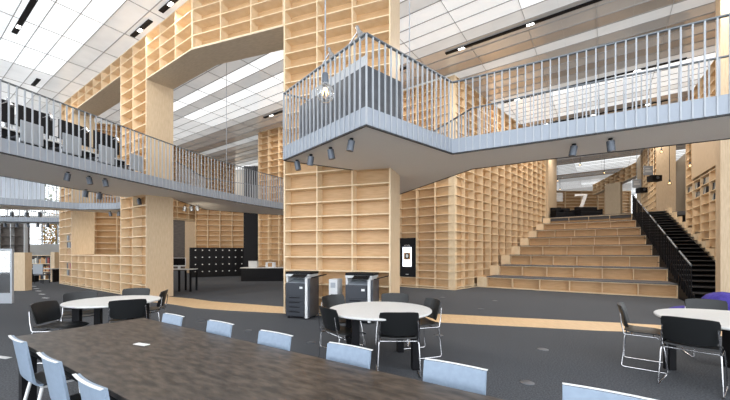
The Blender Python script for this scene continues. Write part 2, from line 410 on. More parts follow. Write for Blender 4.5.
walkway('most distant grey walkway in front of the far left windows', w3+[(-19.2,24.2),(-27.7,23)], [(w3,1)], ['railing of the most distant left walkway before the windows'])

# ------------------------------------------------------------------ stepped seating
S0 = V2(4.99,16.0); RISE = .49; DEP = 1.38
def leftS(k):  u = 15.96+DEP*k; s = (u-13.97)/.989+.02; q = cc+dC*s; return q
def rightS(k):
    q = V2(10.9,11.84)+V2(4.94,8.33)*(k/7.0); return q
st = thing('stepped_seating', 'wide plywood stepped seating with dark carpeted treads climbing to the upper floor', 'seating steps', (S0.x,S0.y,0), ang(dA))
n_ = V2(dA.y*-1, dA.x)
def loc(q): w = q-S0; return (w.dot(dA), w.dot(V2(-dA.y, dA.x)))
for k in range(8):
    zb, zt = RISE*k, RISE*(k+1)
    a, r = loc(leftS(k)), loc(rightS(k)); y = DEP*k
    x0, x1 = a[0]+.03, r[0]
    dd = 1.38 if k < 7 else .5
    zs = max(0, zb-.02)
    step = MB().box(x0, x1, y+.28, y+dd+.05, zs, zt-.02).build('step', M['ply'], st)
    MB().box(x0, x0+.42, y, y+.279, zs, zt-.02).build('end_block', M['ply_edge'], step)
    f = MB().box(x0+.425, x1, y, y+.279, zt-.05, zt-.02); f.box(x0+.425, x1, y+.01, y+.279, zs, zs+.03)
    n = max(1, round((x1-x0-.42)/1.04))
    for i in range(n+1):
        x = x0+.425+(x1-x0-.437)*i/n+(.0 if i < n else -.012); f.box(x, x+.024, y+.003, y+.279, zs+.031, zt-.051)
    f.build('front_frame', M['ply_edge'], step)
    MB().box(x0+.43, x1, y-.015, y+dd-.02, zt-.019, zt+.012).build('tread', M['grey_dark'] if False else M['deck'], step)
MB().box(0,1,0,1,0,.01)
# ------------------------------------------------------------------ black stairs
s0 = V2(10.9,11.84); dS = V2(4.94,8.33).normalized(); nS = V2(dS.y,-dS.x)
base = s0-dS*1.7+nS*.03
bs = thing('staircase', 'black open metal staircase beside the stepped seating at right', 'staircase', (base.x,base.y,0), ang(dS))
NR = 24; TR = 11.2/24; RS = 3.92/24
M['tread_e'] = flat('black_tread', (.035,.035,.038), .35)
W = 1.42
for i in range(NR):
    o = MB().box(TR*i, TR*(i+1)+.03, -W, 0, RS*(i+1)-.035, RS*(i+1)).build('tread', M['tread_e'], bs)
MB().add([(0,-W+.02,0),(0,-W+.02,.02),(TR*NR,-W+.02,RS*NR-.04),(TR*NR,-W+.02,RS*NR-.4)]+[(0,-.02,0),(0,-.02,.02),(TR*NR,-.02,RS*NR-.04),(TR*NR,-.02,RS*NR-.4)],
         [(0,1,2,3),(7,6,5,4),(1,5,6,2),(0,3,7,4),(3,2,6,7),(0,4,5,1)]).build('underside', M['black_metal'], bs)
MB().box(0,TR*NR,0.001,.03,0,.02).add([(0,.001,0),(0,.03,0),(0,.03,.3),(0,.001,.3),(TR*NR,.001,0.01),(TR*NR,.03,0.01),(TR*NR,.03,RS*NR+.1),(TR*NR,.001,RS*NR+.1)],
   [(0,1,2,3),(7,6,5,4),(0,4,5,1),(3,2,6,7),(1,5,6,2),(0,3,7,4)]).build('stringer', M['black_metal'], bs)
for g in range(7):
    xs = .15+g*1.6; xe = xs+1.28
    z = lambda x: RS*NR/(TR*NR)*x+RS
    q = MB().box(xs,xe,.035,.065,z(xs)-.16,z(xs)-.14).build('railing_panel', M['black_metal'], bs)
    MB().tube([(xs,.05,z(xs)+.98),(xe,.05,z(xe)+.98)], .03).build('handrail', M['handrail'], q)
    n = 6
    for i in range(n):
        x = (xe-xs)*i/(n-1); MB().box(xs+x-.02,xs+x+.02,.035,.065,z(xs+x)-.2,z(xs+x)+.95).build('bar', M['black_metal'], q)
# step blocks between the stairs and the right bookcase
sb = thing('stepped_plinth', 'plywood stepped blocks rising between the black stairs and the right bookcase wall', 'plinth', (base.x,base.y,0), ang(dS))
for i in range(12):
    MB().box(TR*2*i, TR*2*(i+1)-.004, -W-.13, -W-.01, 0, RS*2*(i+1)+.12).build('block', M['ply_edge'], sb)

# right near column
tag(MB().obox((9.62,9.2),(12.2,7.4),.5,0,CEIL-.03,1).build('plywood_column', M['ply_side']), 'plain plywood column at the right edge of the picture behind the round table', 'column')

# ------------------------------------------------------------------ spotlights
def spot_proto(name):
    t = thing('spotlight', 'x', 'spotlight')
    MB().lathe([(.035,-.02),(.035,0)],12).build('mount', M['black'], t)
    MB().tube([(0,0,-.02),(0,0,-.08)], .010).build('stem', M['black'], t)
    d = Vector((.18,0,-1)).normalized(); a = Vector((0,0,-.05)); MB().tube([a-d*.01, a+d*.17], .062, 16).build('lamp_head', M['spot'], t)
    return t
sp = spot_proto('spotlight'); first = True
spots = [(297,160,'leftmost grey spotlight under the pointed central walkway',1),(311,154.5,'second grey spotlight from the left under the central walkway, tilted',1),
 (330.5,147.5,'third grey spotlight from the left under the central walkway',1),(351.5,138.5,'rightmost grey spotlight under the pointed corner of the central walkway',1),
 (574,144,'left one of the two grey spotlights under the right walkway',1),(610.5,138.5,'right one of the two grey spotlights under the right walkway',1),
 (68,172,'leftmost grey spotlight under the long left walkway, strongly tilted',1),(89,176,'middle grey spotlight of three under the long left walkway',1),(105,178.5,'right grey spotlight of three under the long left walkway',1),
 (86,189.5,'black spotlight behind the grey ones under the left walkway',1.1),(100,192,'second black spotlight behind the grey ones, under the left walkway',1.1),
 (139,198,'small black spotlight against the top of the left tower',1.1),
 (12,211,'small black spotlight at far left under the second walkway',1.2),(27,211.3,'small black spotlight under the second walkway, middle of three',1.2),(40,211.6,'small black spotlight under the second walkway, right of three',1.2),
 (110,211.3,'small black spotlight in front of the orange shelves, left',1.1),(119,211,'small black spotlight in front of the orange shelves, right',1.1),
 (185,205.5,'leftmost of three small black spotlights beyond the left tower',1.1),(191,205.3,'middle of three small black spotlights beyond the left tower',1.1),(197,205,'rightmost of three small black spotlights beyond the left tower',1.1),
 (5,222.8,'tiny spotlight under the most distant walkway, far left',1.3),(17,222.8,'tiny spotlight under the most distant walkway, second from left',1.3),(28,223,'tiny spotlight under the most distant walkway, middle',1.3),(38,223,'tiny spotlight under the most distant walkway, fourth from left',1.3),(48,223.2,'tiny spotlight under the most distant walkway, right',1.3)]
rot = [0,2.6,.4,3.0,2.8,.5,3.4,.3,.2,2.9,2.8,0,2.5,2.5,2.6,.5,2.8,2.9,.2,.3]
for i, (px, py, lb, s) in enumerate(spots):
    p = P(px, py, 3.588)
    a = rot[i%len(rot)]
    if first: sp.location = p; sp.rotation_euler = (0,0,a); sp['label'] = lb; sp['group'] = 'spotlights under the walkways'; sp.scale = (s,)*3; first = False
    else: dup(sp, p, a, lb, 'spotlights under the walkways', s)

for px, py, tx, ty, tz, e in [(185,205.5,-11.6,24.9,.6,170),(191,205.3,-10.6,25.2,.9,170),(197,205,-9.4,25.4,1.1,170),(110,211.3,-15.0,19.6,1.2,90),(119,211,-14.2,20.0,.9,90)]:
    p = Vector(P(px, py, 3.30)); ld = bpy.data.lights.new('spot_beam', 'SPOT'); ld.energy = e; ld.color = (1,.86,.66); ld.spot_size = math.radians(58); ld.spot_blend = .8; ld.shadow_soft_size = .05
    d = Vector((tx,ty,tz))-p; lo_ = bpy.data.objects.new('spot_beam', ld); C.objects.link(lo_); lo_.location = p+d.normalized()*.12+Vector((0,0,-.05)); lo_.rotation_euler = d.to_track_quat('-Z','Y').to_euler()
# ------------------------------------------------------------------ pendant bulbs
def pendant(px, Y, yb, r, label, cordtop=CEIL-.03, big=False, plain=False):
    x = (px-365)/F*Y; z = H+(HZ-yb)/F*Y
    t = thing('pendant_bulb', label, 'pendant lamp', (x, Y, z))
    MB().tube([(0,0,r*2.2),(0,0,cordtop-z)], .009 if big else .012, 6).build('cord', M['grey'] if big else M['black'], t)
    MB().lathe([(.0,r*2.25),(r*.32,r*2.2),(r*.38,r*1.9),(r*.38,r*1.35),(r*.34,r*.9)],16).build('socket', M['spot'], t)
    prof = [(.001,-r)]+[(r*math.sin(math.radians(a)), -r*math.cos(math.radians(a))) for a in range(15,140,12)]+[(r*.40,r*.98),(r*.34,r*1.2)]
    MB().lathe(prof, 24).build('glass_bulb', M['glass'], t)
    b = MB()
    for k in range(5):
        a = k*1.2566; b.tube([(math.cos(a)*r*.12,math.sin(a)*r*.12,r*.6),(math.cos(a)*r*.38,math.sin(a)*r*.38,-r*.1),(math.cos(a+.6)*r*.18,math.sin(a+.6)*r*.18,r*.5)], r*.03, 5)
    b.build('filament', M['bulb'] if not plain else M['spot'], t)
    return t
pendant(325.3, 4.2, 93.5, .112, 'large clear globe bulb hanging in front of the central walkway corner', big=True)
pendant(409.5, 7.2, 122, .03, 'thin pendant hanging right of the central tower above the walkway', big=True, plain=True)
pendant(226.5, 12.8, 168, .03, 'thin pendant hanging in the wide opening', big=True, plain=True)
pendant(669.5, 17.5, 183.5, .09, 'small lit bulb on a long black cord before the plain panel by the stairs')
pendant(661.5, 17.0, 152, .08, 'small lit bulb half hidden under the right walkway')
pendant(690, 14.6, 166, .08, 'small lit bulb in front of the square cells right of the stairs')
k = 0
for (x, y) in [(7.5,24),(9.5,27.5),(15.5,24.5),(17,30),(19,27),(14,33),(19.5,34)]:
    px = 365+x/y*F; pendant(px, y, HZ-(7.9+.0-H)*F/y, .09, ['lit bulb high over the upper floor, %s' % s for s in ('nearest the long receding bookcase','second along the receding bookcase','over the stair head','over the middle of the floor','right of the centre','near the number sign','by the far beam')][k]); k += 1

# ------------------------------------------------------------------ tables
TH = .768
dT = V2(.832,-.555).normalized(); nT = V2(-dT.y, dT.x)      # nT points away from camera
far_c = V2(-2.80,4.32); near_c = V2(-3.48,3.35); TL = 6.3; TW = 1.185
tb = thing('long_table', 'long dark patinated table filling the foreground', 'table', (near_c.x,near_c.y,0), ang(dT))
MB().box(0,TL,0,TW,TH-.035,TH).build('tabletop', M['tabletop'], tb, .004)
b = MB(); b.box(.03,TL-.03,.03,.06,TH-.10,TH-.036); b.box(.03,TL-.03,TW-.06,TW-.03,TH-.10,TH-.036); b.box(.03,.06,.061,TW-.061,TH-.10,TH-.036); b.build('apron', M['black_metal'], tb)
for x in (.04, 3.0, TL-.15):
    for y in (.04, TW-.15): MB().box(x,x+.11,y,y+.11,0,TH-.101).build('leg', M['black_metal'], tb)
p = P(141.5,344.5,TH)
c = tag(MB().box(-.075,.075,-.028,.028,0,.004).build('paper_card', M['white']), 'small white card lying on the dark long table', 'card')
c.location = p; c.rotation_euler = (0,0,math.radians(-22))

def round_table(cx, cy, r, label, ra):
    t = thing('round_table', label, 'table', (cx,cy,0), ra)
    MB().lathe([(r-.01,TH-.03),(r,TH-.02),(r,TH-.006),(r-.005,TH)],64,smooth=False).build('tabletop', M['white_top'], t)
    for k in range(4):
        a = math.pi/4+k*math.pi/2; x, y = (r-.17)*math.cos(a), (r-.17)*math.sin(a)
        MB().prism([(x+math.cos(a+q)*.07, y+math.sin(a+q)*.07) for q in (.0,1.57,3.14,4.71)],0,TH-.031).build('leg', M['black_metal'], t)
    b = MB()
    for k in range(4):
        a = math.pi/4+k*math.pi/2; c_, s_ = math.cos(a), math.sin(a); b.obox((0,0),((r-.2)*c_,(r-.2)*s_),.05,TH-.09,TH-.032)
    b.build('frame', M['black_metal'], t)
    return t
round_table(.22,5.02,.755,'white round table with black legs in front of the copiers', .15)
round_table(-4.37,5.92,.70,'white round table at left by the low bookcase', .3)
round_table(4.68,4.25,.82,'white round table cut by the right edge of the picture', .1)

# ------------------------------------------------------------------ chairs
FS = 1.067
def black_chair():
    t = thing('side_chair', 'x', 'chair'); w = .225            # faces local +y, back at -y
    seat = []
    for i in range(9):
        y = -.20+.42*i/8; row = []
        for j in range(9):
            x = -w+2*w*j/8; z = .45+.012*(abs(x)/w)**2-(.03*max(0,(i-6)/2.0)**2)+.02*max(0,(2-i)/2)**2; row.append((x*(1-.06*max(0,(2-i)/2)), y, z))
        seat.append(row)
    MB().sheet(seat, -.014).build('seat', M['black_shell'], t)
    back = []
    for i in range(9):
        s = i/8; z = .51+.29*s; row = []
        ww = .238*(1-.10*(1-s)**2) - (.012 if i in (0,8) else 0)
        for j in range(11):
            x = -ww+2*ww*j/10; y = -.215-.07*s+.055*(x/ww)**2; row.append((x, y, z-.012*(abs(x)/ww)**4*(1 if i > 6 else -1)))
        back.append(row)
    MB().sheet(back, .012).build('backrest', M['black_shell'], t)
    for sx in (-1, 1):
        x = sx*.235
        MB().tube([(x*.93,-.24,.70),(x*.98,-.225,.56),(x,-.20,.44),(x,-.17,.43),(x,.12,.43),(x,.17,.41),(x*1.04,.20,.30),(x*1.08,.235,.03),(x*1.08,.22,.012),(x*1.08,-.20,.012),(x*1.08,-.225,.03),(x*1.02,-.19,.40),(x,-.18,.43)], .0075, 8).build('sled_leg', M['chrome'], t)
    MB().tube([(-.235,.10,.425),(.235,.10,.425)], .008).tube([(-.235,-.12,.425),(.235,-.12,.425)], .008).build('cross_bar', M['chrome'], t)
    t.scale = (FS,)*3
    return t
bc = None
def place(x, y, fx, fy, label, group):
    global bc
    a = math.atan2(fy, fx)-math.pi/2
    if bc is None:
        bc = black_chair(); bc.location = (x,y,0); bc.rotation_euler = (0,0,a); bc['label'] = label; bc['group'] = group
    else: dup(bc, (x,y,0), a, label, group)
g1, g2, g3 = 'black chairs round the centre table', 'black chairs round the left table', 'black chairs round the right table'
place(0.43,4.52,0,1,'black sled-base chair with its back to the camera at the centre round table', g1)
place(-.32,4.80,0.82,0.57,'black chair at the front left of the centre round table', g1)
place(-0.39,5.79,0.7,-0.7,'black chair at the back left of the centre round table, near the left copier', g1)
place(0.5,5.97,-0.2,-1,'black chair on the far side of the centre round table facing the camera', g1)
place(0.86,5.38,-0.9,-0.28,'black chair at the right of the centre round table, seen side on', g1)
place(-4.60,5.15,0.95,0.1,'black chair nearest the left edge at the left round table', g2)
place(-5.19,6.2,0.64,-0.77,'black chair behind the left round table, partly hidden on its left side', g2)
place(-3.91,5.61,-0.57,0.82,'black chair with its back to the camera at the left round table', g2)
place(-4.7,6.87,0.3,-0.95,'black chair on the far side of the left round table', g2)
place(-4.22,6.68,-0.9,-0.3,'black chair at the right end of the left round table, before the plywood tower', g2)
place(3.95,4.82,0.77,-0.64,'black sled-base chair at the left of the right round table, seen side on', g3)
place(3.9,4.05,0.77,0.64,'large black chair nearest the camera at the right round table', g3)
place(5.3,5.2,-0.5,-0.9,'black chair beyond the right round table with a shiny back', g3)

def blue_chair():
    t = thing('shell_chair', 'x', 'chair'); w = .20
    grid_ = []
    prof = []
    for i in range(7): s = i/6; prof.append((-.235-.05*s*1.0, .50+.32*s))
    for i in range(8):
        for_ = prof
    rows = []
    for (y, z) in prof[::-1]:
        rows.append([(-w+2*w*j/8, y-.014*(1-((j-4)/4.0)**2)+.0, z+.0) for j in range(9)])
    for k in range(1, 5):
        a = k/4*math.pi/2; y, z = -.235+.06*(1-math.cos(a)), .50-.06*math.sin(a)
        rows.append([(-w+2*w*j/8, y-.014*(1-((j-4)/4.0)**2)*(1-k/4), z) for j in range(9)])
    MB().sheet(rows, -.016).build('backrest', M['blue'], t)
    MB().sheet([[(-w+2*w*j/4, -.30-.014*(1-((j-2)/2.0)**2)+.013+.0, .822+dz) for j in range(5)] for dz in (0,.004)], -.018).build('edge_band', M['white'], t)
    seat = [[(-w+2*w*j/6, -.172+.385*i/6, .44-(.02*(i/6)**6)) for j in range(7)] for i in range(7)]
    MB().sheet(seat, -.016).build('seat', M['seat_dark'], t)
    for sx in (-1,1):
        MB().tube([(sx*.16,-.17,.42),(sx*.185,-.26,0)], .013, 10).build('leg', M['white'], t)
        MB().tube([(sx*.16,.16,.42),(sx*.185,.20,0)], .013, 10).build('leg', M['white'], t)
    MB().box(-.16,.16,-.17,.16,.408,.423).build('seat_frame', M['white'], t)
    t.scale = (FS*.98,)*3
    return t
ch = blue_chair(); usedb = False
gb = 'blue grey shell chairs along the long table'
def placeb(tx, ty, fdir, label):
    global usedb
    # (tx,ty) = centre of the top of the back
    f = Vector(fdir).normalized(); off = .31*FS*.98
    x, y = tx+f.x*off, ty+f.y*off; a = math.atan2(f.y, f.x)-math.pi/2
    if not usedb:
        ch.location = (x,y,0); ch.rotation_euler = (0,0,a); ch['label'] = label; ch['group'] = gb; usedb = True
    else: dup(ch, (x,y,0), a, label, gb)
nm = ['farthest','second farthest','third farthest','middle','second nearest','nearest']
for i, (px, py) in enumerate([(175.5,315),(222.5,322.3),(277.5,333),(351,346),(455.5,364),(608,391.5)]):
    p = P(px, py, .858)
    placeb(p[0], p[1], (-nT.x,-nT.y), ['pale blue chair farthest along the far side of the long table by the round table',
      'second pale blue chair from the far end, far side of the long table','pale blue chair back left of the centre round table, at the far table edge',
      'pale blue chair back on the far side, before the centre round table','pale blue chair back right of the centre round table, at the far table edge',
      'pale blue chair back at the bottom right of the picture'][i])
for i, (x, y) in enumerate([(-3.0,2.9),(-2.25,2.385),(-1.6,1.935)]):
    placeb(x, y, (nT.x,nT.y), ['pale blue chair at the far left corner of the long table, white legs showing','middle of the three pale blue chairs on the near left side','nearest of the three pale blue chairs on the near left side'][i])

# ------------------------------------------------------------------ copiers
def copier(s, label):
    o = V2(-1.95,8.30)+dB*s
    t = thing('copier', label, 'copier', (o.x,o.y,0), ang(dB))
    w, d = .66, .50
    MB().box(0,w-.11,.02,d,.05,.86).build('body', M['navy'], t, .01)
    for k in range(4):
        f = MB().box(.02,w-.14,0,.019,.09+.115*k,.09+.115*k+.10).build('paper_drawer', M['navy'], t)
        MB().box(.12,w-.26,-.012,-.001,.09+.115*k+.065,.09+.115*k+.085).build('handle', M['black'], f)
    MB().box(.02,w-.14,0,.019,.56,.84).build('front_door', M['navy'], t)
    MB().box(.40,.48,-.004,-.001,.73,.78).build('label_plate', M['white'], t)
    MB().box(w-.109,w-.05,-.01,d,.03,1.02).build('side_trim', M['white'], t)
    MB().box(w-.049,w,.03,d,.05,.98).build('side_cover', M['grey_dark'], t)
    MB().box(0,.05,.05,d,.865,1.02).box(.051,w-.11,.38,d,.865,1.02).build('output_bay', M['lgrey'], t)
    MB().add([(.06,.05,.87),(w-.12,.05,.87),(w-.12,.37,.95),(.06,.37,.95),(.06,.05,.862),(w-.12,.05,.862),(w-.12,.37,.862),(.06,.37,.862)],
             [(0,1,2,3),(0,4,5,1),(1,5,6,2),(2,6,7,3),(3,7,4,0),(7,6,5,4)]).build('output_tray', M['grey'], t)
    MB().box(0,w-.02,.02,d,1.021,1.075).build('scanner_unit', M['lgrey'], t)
    MB().box(-.01,w,.04,d,1.076,1.135).build('document_lid', M['black'], t, .008)
    MB().add([(.22,-.12,1.00),(.60,-.12,1.00),(.60,.02,1.06),(.22,.02,1.06),(.22,-.12,1.02),(.60,-.12,1.02),(.60,.02,1.075),(.22,.02,1.075)],
             [(3,2,1,0),(4,5,6,7),(0,1,5,4),(1,2,6,5),(2,3,7,6),(3,0,4,7)]).build('control_panel', M['black'], t)
    MB().add([(w+.001,.10,.98),(w+.26,.10,1.05),(w+.26,.42,1.05),(w+.001,.42,.98),(w+.001,.10,1.0),(w+.26,.10,1.07),(w+.26,.42,1.07),(w+.001,.42,1.0)],
             [(3,2,1,0),(4,5,6,7),(0,1,5,4),(1,2,6,5),(2,3,7,6),(3,0,4,7)]).build('feed_tray', M['black'], t)
    b = MB()
    for x in (.06,w-.1):
        for y in (.06,d-.06): b.lathe([(.03,0),(.03,.049)],10,x,y)
    b.build('casters', M['black'], t)
copier(0, 'left office copier, dark body with white side strip, before the bookcase tower')
copier(1.58, 'right office copier, partly behind the centre round table')
o = V2(-1.95,8.30)+dB*1.17
t = thing('coin_unit', 'light grey floor-standing payment box between the two copiers', 'payment box', (o.x,o.y+.02,0), ang(dB))
MB().box(0,.22,0,.30,0,.98).build('cabinet', M['lgrey'], t, .01); MB().box(.05,.17,-.006,-.001,.78,.90).build('panel', M['grey'], t)
MB().box(.06,.16,-.012,-.001,.60,.63).build('slot', M['black'], t)

# ------------------------------------------------------------------ display panel in the right bookcase wall
p = cc-dA*2.68-V2(-dA.y,dA.x)*.035
t = thing('display_panel', 'tall black display panel with a white lit poster of a portrait', 'display', (p.x,p.y,.49), ang(dA))
MB().box(0,.86,0,.03,0,1.78).build('housing', M['black'], t)
MB().box(.20,.66,-.006,-.001,.46,1.36).build('screen', M['screen_w'], t)
b = MB(); b.box(.27,.60,-.009,-.007,.78,1.10); b.build('portrait_background', M['book_o'], t)
pr = [(.435+.115*math.cos(a)*1.0, .95+.14*math.sin(a)) for a in [i*math.pi/8 for i in range(16)]]
def vpoly(poly, y0, y1):
    n = len(poly); return MB().add([(x,y0,z) for x,z in poly]+[(x,y1,z) for x,z in poly], [tuple(range(n)), tuple(range(n,2*n))[::-1]]+[(i,n+i,n+(i+1)%n,(i+1)%n) for i in range(n)])
vpoly(pr,-.012,-.010).build('portrait_hair', M['black'], t)
vpoly([(.435+.065*math.cos(i*math.pi/8), .955+.09*math.sin(i*math.pi/8)) for i in range(16)],-.015,-.013).build('portrait_face', M['white'], t)
MB().box(.36,.50,-.005,-.001,.09,.12).build('logo', M['lgrey'], t); b = MB()
for k in range(5): b.box(.30+.06*k,.34+.06*k,-.005,-.001,1.42+.02*(k%2),1.45+.02*(k%2))
b.build('heading', M['lgrey'], t)

# ------------------------------------------------------------------ lockers, black column, counter, desk with computer
p = G(190,21.7); q = G(244,23.4); d = (V2(*q[:2])-V2(*p[:2])); Lk = d.length
t = thing('locker_bank', 'black locker bank with rows of white number dots beyond the wide opening', 'lockers', p, ang(d))
MB().box(0,Lk,.02,.6,0,1.92).build('carcass', M['black'], t)
for i in range(8):
    for j in range(4):
        w = (Lk-.05)/8
        dr = MB().box(.025+w*i+.01,.025+w*(i+1)-.01,0,.019,.06+.46*j,.06+.46*j+.44).build('locker_door', M['black'], t)
        MB().box(.025+w*(i+.62),.025+w*(i+.62)+.07,-.008,-.001,.06+.46*j+.28,.06+.46*j+.34).build('number_dot', M['white'], dr)
x0 = G(243.5,22.0)[0]; x1 = G(258,22.0)[0]
t = thing('service_core', 'tall black column between the lockers and the counter', 'column', (x0,22.0,0))
MB().box(0,x1-x0,0,.8,0,5.0).build('column_body', M['black'], t)
b = MB()
for k in range(6): b.box((x1-x0)*k/6+.02,(x1-x0)*(k+1)/6-.02,-.0,.8,5.0,7.2)
b.build('louvre_panel', flat('charcoal_louvre',(.06,.065,.075),.5), t)
p = G(241,18.9); t = thing('service_counter', 'low black counter with a white top beyond the wide opening', 'counter', p, math.radians(3))
MB().box(0,2.7,0,.7,0,.72).build('base', M['black'], t); MB().box(-.04,2.74,-.04,.74,.721,.76).build('counter_top', M['white_top'], t)
a = G(252,19.1); o = tag(MB().box(-.20,.28,0,.28,.765,1.12).build('document_tray', M['lgrey']), 'pale grey tray box on the left of the black counter', 'box'); o.location = (a[0],a[1],0)
a = G(270,19.1); o = tag(MB().box(-.25,.25,0,.28,.765,1.05).build('carton', M['white']), 'white and orange carton on the right of the black counter', 'box'); o.location = (a[0],a[1],0)
MB().box(-.12,.12,-.005,-.001,.80,1.02).build('front_label', M['book_o'], o)
p = G(176,13.6); t = thing('high_desk', 'narrow white-topped desk beside the end panel of the left tower', 'desk', (-8.2,13.9,0), 0)
MB().box(0,1.08,0,.6,.89,.92).build('desk_top', M['white_top'], t)
for x in (.55,1.01):
    for y in (.02,.52): MB().box(x,x+.06,y,y+.06,0,.889).build('leg', M['black_metal'], t)
t2 = thing('computer_monitor', 'white computer with dark screen on the narrow desk by the left tower', 'computer', (-7.75,14.15,.921), .15)
MB().box(-.27,.27,0,.03,.10,.46).build('housing', M['white'], t2); MB().box(-.25,.25,-.004,-.001,.15,.44).build('screen', M['black'], t2)
MB().box(-.05,.05,.031,.06,0,.3).box(-.12,.12,-.05,.15,0,.01).build('stand', M['white'], t2)
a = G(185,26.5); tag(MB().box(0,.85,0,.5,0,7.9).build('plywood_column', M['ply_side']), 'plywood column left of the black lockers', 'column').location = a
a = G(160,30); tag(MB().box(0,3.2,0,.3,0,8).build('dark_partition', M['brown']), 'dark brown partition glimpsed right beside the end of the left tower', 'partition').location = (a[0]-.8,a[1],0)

# ------------------------------------------------------------------ desk & lamps on the central walkway
dl = (V2(*Lc)-V2(*Kc)).normalized(); dr_ = (V2(1.776,6.9)-V2(*Kc)).normalized()
o = V2(*Kc)+dl*.14+dr_*.12
t = thing('reading_desk', 'dark grey panelled desk with a white screen inside the pointed walkway corner', 'desk', (o.x,o.y,ZT-.02), ang(dr_))
# local x = dr_, local y ~ dl
MB().box(0,.03,0,2.1,.0,.80).build('back_panel', M['grey_dark'], t)
MB().box(.031,.85,0,.03,0,.80).build('side_panel', M['grey_dark'], t)
MB().box(.031,.85,.031,2.1,.72,.75).build('desk_top', M['white_top'], t)
MB().box(.04,.06,.06,1.7,.80,1.0).build('desk_screen', M['lgrey'], t)
def desk_lamp(loc_, rz, label, sc=1):
    t = thing('desk_lamp', label, 'desk lamp', loc_, rz)
    MB().lathe([(.07,0),(.07,.015)],16).build('base', M['chrome'], t)
    MB().tube([(0,0,.015),(0,0,.56)],.012).tube([(0,0,.55),(.36,0,.72)],.012).build('arm', M['chrome'], t)
    MB().tube([(.38,0,.72),(.44,0,.60)],[.03,.065],16).tube([(.38,0,.71),(.34,0,.80)],.028,8).build('lamp_shade', M['chrome'], t)
    t.scale = (sc,)*3; return t
def D3(x, y, z): q = o+dr_*x+V2(-dr_.y,dr_.x)*y; return (q.x,q.y,ZT-.02+z)
desk_lamp(D3(.14,.78,.751), ang(-dl), 'chrome desk lamp nearer the walkway corner', 1.15)
desk_lamp(D3(.14,1.62,.751), ang(-dl), 'chrome desk lamp left on the central walkway desk', 1.15)
# stations on the left walkway
for i, (px, py) in enumerate([(25.5,124),(66,136),(101,147),(131,155.5)]):
    Y = 3.10*F/(HZ-py); x = (px-365)/F*Y
    th = ang((.26,.966))
    nmz = ['leftmost','second from left','third from left','rightmost'][i]
    c = thing('office_chair', nmz+' grey square-backed chair on the left walkway', 'chair', (x,Y,ZT-.02), th, 'grey chairs on the left walkway')
    MB().box(-.23,.23,-.24,-.21,.34,.84).build('backrest', M['grey'], c, .02)
    MB().box(-.25,.25,-.20,.22,.42,.47).build('seat', M['grey_dark'], c)
    for sx in (-.22,.22):
        for sy in (-.18,.18): MB().tube([(sx,sy,.42),(sx,sy,0)],.012).build('leg', M['chrome'], c)
    k = V2(x,Y)+V2(-.966,.26)*.42-V2(.26,.966)*.22
    s = thing('study_desk', nmz+' study desk with a black screen on the left walkway', 'desk', (k.x,k.y,ZT-.02), th, 'study desks on the left walkway')
    MB().box(-.42,.40,0,.5,.72,.75).build('desk_top', M['white_top'], s)
    MB().box(-.42,.40,.28,.31,.95,1.50).build('screen', M['black'], s)
    MB().box(-.30,-.27,.29,.30,.751,.999).box(.25,.28,.29,.30,.751,.999).build('screen_support', M['black'], s)
    MB().box(-.42,.40,.05,.07,.16,.715).build('modesty_panel', M['black'], s)
    for sx in (-.40,.36): MB().box(sx,sx+.03,.1,.45,0,.719).build('leg', M['white'], s)
    desk_lamp((k.x-.42,k.y+.15,ZT-.02+.755), ang((.97,.2)), nmz+' chrome lamp of the study desks on the left walkway', .95)['group'] = 'lamps on the left walkway'

# ------------------------------------------------------------------ left edge things
t = thing('glass_balustrade', 'grey framed glass stair guard at the left edge', 'balustrade', (G(13,10.7)[0],10.7,0), math.pi)
MB().box(0,.06,-.03,.03,0,1.72).box(.06,2.5,-.02,.02,1.66,1.72).build('frame', M['rail'], t)
MB().box(.06,2.5,-.02,.02,.0,.32).build('kick_plate', M['rail'], t)
MB().box(.061,2.49,-.006,.006,.33,1.65).build('glass_pane', M['glass'], t)
MB().tube([(.06,-.05,1.15),(1.6,-.05,.35)],.03).tube([(.06,-.05,1.35),(1.6,-.05,.55)],.02).build('handrail', M['fascia'], t)
a = G(12.5,14.2); tag(MB().box(0,.52,0,.30,0,1.6).build('shelf_end', M['ply_side']), 'pale plywood shelf end standing at far left near the glass guard', 'bookcase').location = (a[0],a[1],0)
a = G(50.5,18.6); tag(MB().box(0,.22,0,.9,0,1.62).build('shelf_end', M['ply_side']), 'narrow pale shelf end left of the narrow bookcase tower', 'bookcase').location = (a[0],a[1],0)
# book shelf with books
a = G(24,19.6)
t = thing('book_shelf', 'low open bookshelf full of books behind a desk at far left', 'bookcase', (a[0],a[1],0))
MB().box(0,2.3,.28,.30,0,1.45).build('back_panel', M['brown'], t)
for z in (.05,.50,.95,1.43): MB().box(0,2.3,0,.279,z-.015,z+.015).build('shelf', M['ply_edge'], t)
for x in (0,.75,1.5,2.27): MB().box(x,x+.03,0,.279,.07,1.41).build('upright', M['book_g'], t)
bk = 0
for z in (.066,.516,.966):
    x = .05
    while x < 2.2:
        w = random.uniform(.04,.09); hh = random.uniform(.24,.36)
        if random.random() < .82 and not any(abs(x+w/2-u) < w/2+.03 for u in (.765,1.515)):
            bb = tag(MB().box(0,w-.004,.02,.24,0,hh).build('book', M[random.choice(['book_r','book_d','book_w','book_o','book_g','book_o'])]), 'upright book in the row on the %s shelf of the far left bookshelf' % {.066:'bottom',.516:'middle',.966:'top'}[z], 'book', 'books on the %s shelf of the far left bookshelf' % {.066:'bottom',.516:'middle',.966:'top'}[z])
            bb.location = (a[0]+x, a[1], z)
        x += w
a = G(30,18.3)
t = thing('office_desk', 'small desk in front of the far left bookshelf', 'desk', (a[0],a[1],0))
MB().box(0,1.2,0,.5,.70,.74).build('desk_top', M['lgrey'], t)
